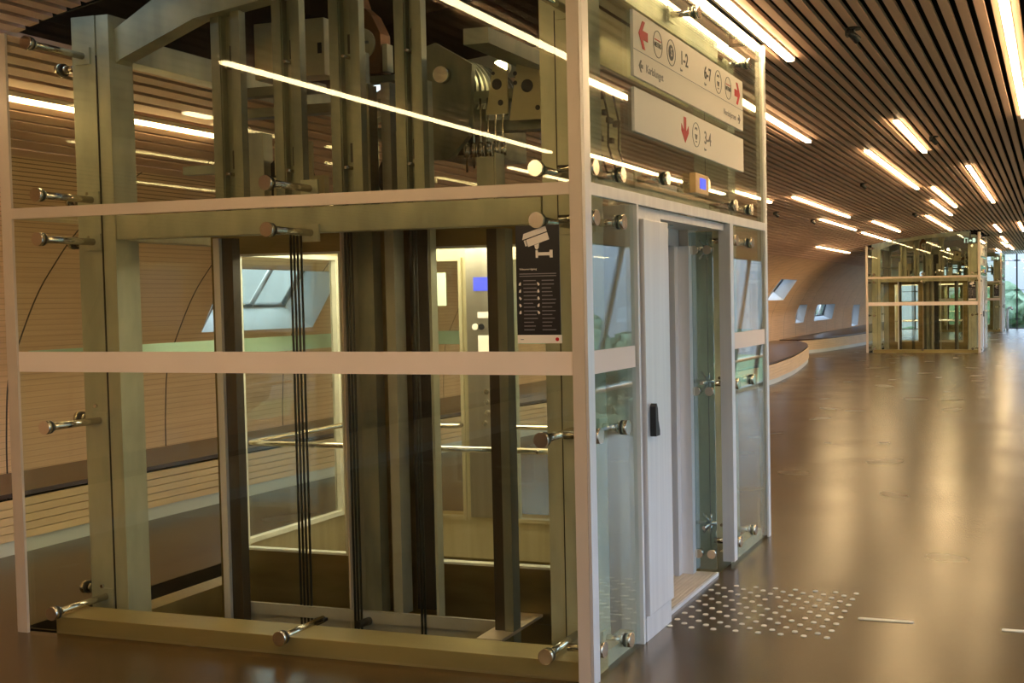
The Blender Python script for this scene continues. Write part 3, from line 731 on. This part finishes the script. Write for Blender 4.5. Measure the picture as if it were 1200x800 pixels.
for x in (-2.16, -1.90): box('timber_guide', PALE, mach, x, x+.07, .70, .74, 2.2, 2.43)
gv = thing('overspeed_governor', 'rust-brown governor with round pale dial in the top of the near lift shaft', 'governor', (-1.70, .95, 3.0))
m = MB().prism([(-1.82, 3.0), (-1.585, 3.0), (-1.585, 3.22), (-1.64, 3.33), (-1.70, 3.38), (-1.72, 3.44), (-1.78, 3.33), (-1.82, 3.25)], 1, .90, 1.0); m.build('casing', ORANGE, gv, .004)
MB().cyl((-1.70, .899, 3.17), (-1.70, .885, 3.17), .085, 28).build('dial', PALE, gv)
m = MB().cyl((-1.70, .884, 3.17), (-1.70, .87, 3.17), .025, 12).box(-1.75, -1.65, .876, .884, 3.165, 3.18).box(-1.71, -1.69, .876, .884, 3.1, 3.24); m.build('lever', MACH, gv)
box('side_bracket', PALE, gv, -1.575, -1.545, .90, .96, 3.01, 3.16)
cb = thing('control_cabinet', 'pale grey control cabinet hanging in the top of the near lift shaft', 'cabinet', (-2.18, .95, 3.03))
c_ = box('casing', PALE, cb, -2.42, -1.95, .90, 1.05, 3.02, 3.34, bevel=.005)
MB().box(-1.99, -1.965, .893, .899, 3.14, 3.2).build('latch', BLACK, cb)
lp = thing('bulkhead_lamp', 'small bright round lamp inside the top of the near lift shaft', 'lamp', (-1.0, 1.2, 3.0))
MB().cyl((-1.0, 1.25, 3.05), (-1.0, 1.20, 3.05), .04, 16).build('mount', GALVD, lp); MB().sphere((-1.0, 1.17, 3.05), .026).build('bulb', BULB, lp)
eb = thing('electrical_panel', 'yellowish electrical panel with dark terminals behind the side glass of the near lift', 'electrical panel', (-.45, 1.2, 2.6))
box('board', PALE, eb, -.50, -.48, .75, 1.7, 2.55, 2.98)
m = MB(); rn = random.Random(3)
for k in range(22): y = rn.uniform(.8, 1.6); z = rn.uniform(2.6, 2.9); m.box(-.479, -.455, y, y+.035, z, z+.03)
m.build('terminal', BLACK, eb)
m = MB()
for k in range(5):
    y = .85+k*.16; m.tube([(-.44, y, 2.9), (-.42, y+.03, 2.75), (-.44, y+.07, 2.6), (-.40, y+.12, 2.42)], .006, 6)
m.build('cable', BLACK, eb)

# ------------------------------------------------------------------ signs on the near lift
def flat(parent, name, mat, pts, x=.018, t=.0015, ax=0): return MB().prism(pts, ax, x, x+t).build(name, mat, parent)
def ring(parent, name, mat, cy, cz, r, w=.0035, x=.018, ry=None):
    m = MB(); n = 40; ry = ry or r; V = m.bm.verts.new; A = []
    for k in range(n):
        t = 2*math.pi*k/n; A.append([V((x+dx, cy+math.cos(t)*(ry+dr), cz+math.sin(t)*(r+dr))) for dx, dr in ((0, -w), (0, 0), (.0015, 0), (.0015, -w))])
    for k in range(n):
        P, Q = A[k], A[(k+1) % n]
        for j in range(4): m.bm.faces.new((P[j], Q[j], Q[(j+1) % 4], P[(j+1) % 4]))
    return m.build(name, mat, parent)
def arrow(cy, cz, s, kind):
    # bold arrow with swept head, pointing left (-Y), right or down
    P = [(-1, 0), (-.15, 1.05), (.42, 1.05), (-.12, .34), (1.0, .34), (1.0, -.34), (-.12, -.34), (.42, -1.05), (-.15, -1.05)]
    if kind == 'L': return [(cy+a*s, cz+b*s) for a, b in P]
    if kind == 'R': return [(cy-a*s, cz+b*s) for a, b in P][::-1]
    return [(cy+b*s*.9, cz+a*s*1.05) for a, b in P]
def pictos(parent, cy, cz, kind):
    ring(parent, 'symbol_ring', SBLACK, cy, cz, .070)
    if kind == 'metro':
        flat(parent, 'symbol_line', SRED, [(cy-.05, cz+.018), (cy+.05, cz+.018), (cy+.05, cz+.023), (cy-.05, cz+.023)])
        text('lettering', 'METRO', .034, SBLACK, parent, (.0188, cy, cz-.006), 'X', bold=.0006)
    elif kind == 'S':
        flat(parent, 'symbol_badge', SBLACK, [(cy+math.cos(t*.3927+.196)*.042, cz+math.sin(t*.3927+.196)*.042) for t in range(16)])
        text('lettering', 'S', .062, SIGNW, parent, (.0205, cy, cz), 'X', bold=.0008)
    else:
        m = MB(); m.prism([(cy-.022, cz+.028), (cy-.018, cz+.042), (cy+.018, cz+.042), (cy+.022, cz+.028), (cy+.012, cz+.028), (cy+.010, cz+.034), (cy-.010, cz+.034), (cy-.012, cz+.028)], 0, .018, .0195)
        m.prism([(cy-.022, cz+.002), (cy+.022, cz+.002), (cy+.012, cz-.026), (cy-.012, cz-.026)], 0, .018, .0195); m.box(.018, .0195, cy-.012, cy+.012, cz-.042, cz-.036)
        m.build('symbol_train', SBLACK, parent)
sg = thing('direction_sign', 'upper white direction sign with red side arrows on the near lift', 'sign', (.01, 1.63, 2.82))
box('board', SIGNW, sg, .002, .0175, .615, 2.65, 2.822, 3.145)
flat(sg, 'arrow', SRED, arrow(.755, 3.045, .066, 'L')); flat(sg, 'arrow', SRED, arrow(2.515, 3.045, .066, 'R'))
flat(sg, 'arrow', SBLACK, arrow(.715, 2.885, .028, 'L')); flat(sg, 'arrow', SBLACK, arrow(2.55, 2.885, .028, 'R'))
flat(sg, 'divider', PRINT, [(.615, 2.953), (2.65, 2.953), (2.65, 2.956), (.615, 2.956)], t=.001)
pictos(sg, .975, 3.045, 'metro'); pictos(sg, 1.19, 3.045, 'S'); pictos(sg, 2.08, 3.045, 'train'); pictos(sg, 2.30, 3.045, 'metro')
text('lettering', '1-2', .105, SBLACK, sg, (.0188, 1.415, 3.05), 'X', bold=.0012); text('lettering', '6-7', .105, SBLACK, sg, (.0188, 1.86, 3.05), 'X', bold=.0012)
text('lettering', 'Spor', .022, PRINT, sg, (.0188, 1.36, 2.985), 'X'); text('lettering', 'Spor', .022, PRINT, sg, (.0188, 1.81, 2.985), 'X')
text('lettering', 'Karlslunget', .058, PRINT, sg, (.0188, .79, 2.885), 'X', 'LEFT'); text('lettering', 'Nordstjernen', .052, PRINT, sg, (.0188, 2.48, 2.885), 'X', 'RIGHT')
sg2 = thing('direction_sign', 'lower white direction sign with a red arrow pointing down', 'sign', (.01, 1.63, 2.55))
box('board', SIGNW, sg2, .002, .0175, .615, 2.65, 2.553, 2.768)
flat(sg2, 'arrow', SRED, arrow(1.41, 2.663, .068, 'D')); pictos(sg2, 1.615, 2.663, 'train')
text('lettering', '3-4', .105, SBLACK, sg2, (.0188, 1.84, 2.665), 'X', bold=.0012); text('lettering', 'Spor', .022, PRINT, sg2, (.0188, 1.79, 2.6), 'X')
ind = thing('floor_indicator', 'small amber-framed floor indicator with blue screen below the direction signs', 'indicator', (.02, 1.65, 2.33))
box('bezel', AMBER, ind, .002, .04, 1.525, 1.775, 2.325, 2.44, bevel=.006); box('screen', BLUE, ind, .0402, .043, 1.605, 1.71, 2.355, 2.415)
# camera surveillance notice on the front glass
ns = thing('surveillance_notice', 'black camera surveillance notice stuck on the front glass of the near lift', 'sign', (-.225, -.01, 1.53))
box('poster', SBLACK, ns, -.331, -.118, -.006, -.001, 1.573, 2.063)
box('footer_strip', SIGNW, ns, -.331, -.115, -.006, -.001, 1.535, 1.5725)
def fy(parent, name, mat, pts): return MB().prism(pts, 1, -.0085, -.0062).build(name, mat, parent)
def rot(pts, c, a): return [(c[0]+(x*math.cos(a)-z*math.sin(a)), c[1]+(x*math.sin(a)+z*math.cos(a))) for x, z in pts]
cc = (-.232, 2.006); an = math.radians(17)
fy(ns, 'camera_hood', SIGNW, rot([(-.064, .012), (.062, .012), (.062, .036), (-.05, .036)], cc, an)); fy(ns, 'camera_body', SIGNW, rot([(-.046, -.026), (.062, -.026), (.062, .007), (-.046, .007)], cc, an))
fy(ns, 'camera_lens', SIGNW, rot([(-.058, -.020), (-.050, -.020), (-.050, .007), (-.058, .007)], cc, an))
fy(ns, 'camera_arm', SIGNW, [(-.238, 1.975), (-.215, 1.982), (-.218, 1.962), (-.226, 1.954), (-.234, 1.960)])
fy(ns, 'camera_mount', SIGNW, [(-.232, 1.952), (-.222, 1.952), (-.220, 1.942), (-.165, 1.942), (-.163, 1.952), (-.150, 1.952), (-.150, 1.918), (-.163, 1.918), (-.165, 1.928), (-.220, 1.928), (-.222, 1.918), (-.232, 1.918)])
text('lettering', 'Videoovervågning', .012, SIGNW, ns, (-.315, -.0068, 1.868), 'Y', 'LEFT')
m = MB()
for r_ in range(2): m.box(-.315, -.135, -.0075, -.0062, 1.845-.01*r_, 1.849-.01*r_)
rn = random.Random(5)
for c0 in (-.296, -.206):
    for r_ in range(14):
        z = 1.815-.017*r_; L = rn.uniform(.045, .07); m.box(c0, c0+L, -.0075, -.0062, z, z+.004)
m.build('small_print', PRINT, ns)
for c0 in (-.318, -.228):
    for r_ in range(5):
        z = 1.802-.032*r_; MB().prism(rot([(-.004, -.008), (.005, -.006), (.004, .003), (.0, .009), (-.005, .002)], (c0+.005, z), rn.uniform(-.6, .6)), 1, -.0078, -.0062).build('small_symbol', SIGNW, ns)
MB().cyl((-.135, -.0062, 1.553), (-.135, -.0085, 1.553), .0085, 18).build('seal', SRED, ns)
box('footer_mark', PRINT, ns, -.315, -.30, -.0075, -.0062, 1.551, 1.554)

# ------------------------------------------------------------------ the two further lifts
kids = {}
for o in SC.objects:
    if o.parent: kids.setdefault(o.parent.name, []).append(o)
sources = [(shaft, 'glazed lift shaft', ''), (car, 'lit lift car', ''), (mach, 'hoist machine', ''), (gv, 'governor', ''), (cb, 'control cabinet', ''), (lp, 'lamp', ''), (eb, 'panel', ''), (ns, '', ''), (sg, '', ''), (sg2, '', ''), (ind, '', '')]
LBL = {shaft: ('second glazed lift shaft, standing whole in the middle distance', 'most distant glazed lift shaft, partly hidden behind the second one'),
       car: ('glass and steel car standing in the second lift shaft', 'glass and steel car in the most distant lift shaft'),
       mach: ('grey hoist motor in the top of the second lift shaft', 'hoist motor in the top of the most distant lift shaft'),
       gv: ('rust-brown governor in the top of the second lift shaft', 'governor in the top of the most distant lift shaft'),
       cb: ('pale control cabinet in the top of the second lift shaft', 'control cabinet in the top of the most distant lift shaft'),
       lp: ('small bright lamp in the top of the second lift shaft', 'small bright lamp in the top of the most distant lift shaft'),
       eb: ('electrical panel in the top of the second lift shaft', 'electrical panel in the top of the most distant lift shaft'),
       ns: ('black surveillance notice on the front glass of the second lift', 'black surveillance notice on the front glass of the most distant lift'),
       sg: ('upper white direction sign on the side of the second lift', 'upper white direction sign on the side of the most distant lift'),
       sg2: ('lower white direction sign on the side of the second lift', 'lower white direction sign on the side of the most distant lift'),
       ind: ('small floor indicator on the side of the second lift', 'small floor indicator on the side of the most distant lift')}
for k, (ox, oy) in enumerate(LIFTS[1:]):
    for src in LBL:
        c = fast_copy(src, kids); c.location = Vector(src.location)+Vector((ox, oy, 0)); c['label'] = LBL[src][k]
    for rp in ropes:
        c = rp.copy(); COL.objects.link(c); c.location = (ox, oy, 0)
        w_ = 'the second lift' if k == 0 else 'the most distant lift'
        c['label'] = rp['label'].replace('the near lift', w_); c['group'] = rp['group'].replace('the near lift', w_)
    # lit exit sign on the upper front glass
    t = thing('exit_sign', ('illuminated exit sign on the upper front glass of the second lift', 'illuminated exit sign on the upper front glass of the most distant lift')[k], 'exit sign', (ox-.26, oy-.06, 3.14))
    box('casing', FRAMEG, t, ox-.46, ox-.08, oy-.075, oy-.002, 3.16, 3.34, bevel=.004)
    box('bracket', FRAMEG, t, ox-.29, ox-.25, oy-.05, oy-.02, 3.341, 3.48)
    m = MB(); y0, y1 = oy-.079, oy-.0755
    m.box(ox-.43, ox-.41, y0, y1, 3.18, 3.32).box(ox-.43, ox-.33, y0, y1, 3.305, 3.32).box(ox-.345, ox-.33, y0, y1, 3.18, 3.32)
    m.prism([(ox-.20, 3.19), (ox-.20, 3.31), (ox-.13, 3.31), (ox-.11, 3.25), (ox-.13, 3.19)], 1, y0, y1); m.prism([(ox-.30, 3.24), (ox-.26, 3.29), (ox-.26, 3.26), (ox-.22, 3.26), (ox-.22, 3.23), (ox-.26, 3.23), (ox-.26, 3.2)], 1, y0, y1)
    m.build('pictogram', GREENL, t)

# ------------------------------------------------------------------ white pipe near the end glazing
m = MB().tube([(-.14, 49.4, 0), (-.14, 49.4, .85), (-.13, 49.4, .95), (-.08, 49.4, 1.02), (0, 49.4, 1.04), (.06, 49.4, 1.0), (.075, 49.4, .92)], .06, 14)
tag(m.build('vent_pipe', simple('white_paint', (.85, .87, .88), .4)), 'white hooked pipe standing on the floor by the far end glazing', 'pipe')

# ------------------------------------------------------------------ tactile studs and guide bars in the floor
proto = None
def stud(x, y):
    global proto
    if proto is None:
        m = MB(); m.cyl((0, 0, 0), (0, 0, .004), .0165, 20, .0145); me = bpy.data.meshes.new('tactile_stud'); bmesh.ops.recalc_face_normals(m.bm, faces=m.bm.faces); m.bm.to_mesh(me); me.materials.append(STUDM); proto = me
    o = bpy.data.objects.new('tactile_stud', proto); COL.objects.link(o); o.location = (x, y, .0002)
    tag(o, 'small round metal warning stud in the dotted floor field before the near lift door', 'tactile stud', 'warning studs before the near lift door')
rn = random.Random(11); missing = {(2, 7), (5, 4), (7, 9), (8, 3), (3, 12), (10, 6)}
XA, XB, YA, YB = .04, .88, .95, 1.83
nx = 15; ny = 15
for i in range(nx):
    for j in range(ny):
        if (i+j) % 2: continue
        if (i, j) in missing: continue
        stud(XA+(XB-XA)*i/(nx-1), YA+(YB-YA)*j/(ny-1))
for k, (x0, y) in enumerate(((.975, 1.33), (1.72, 1.305))):
    m = MB(); L = .295
    m.prism([(x0, -.012+y), (x0+.012, -.017+y), (x0+L-.012, -.017+y-.003), (x0+L, -.012+y-.003), (x0+L, .012+y-.003), (x0+L-.012, .017+y-.003), (x0+.012, .017+y), (x0, .012+y)], 2, .0002, .0045)
    tag(m.build('guide_bar', STUDM, bevel=.001), ('white floor guide bar beside the dotted stud field', 'white floor guide bar at the right picture edge')[k], 'guide bar')
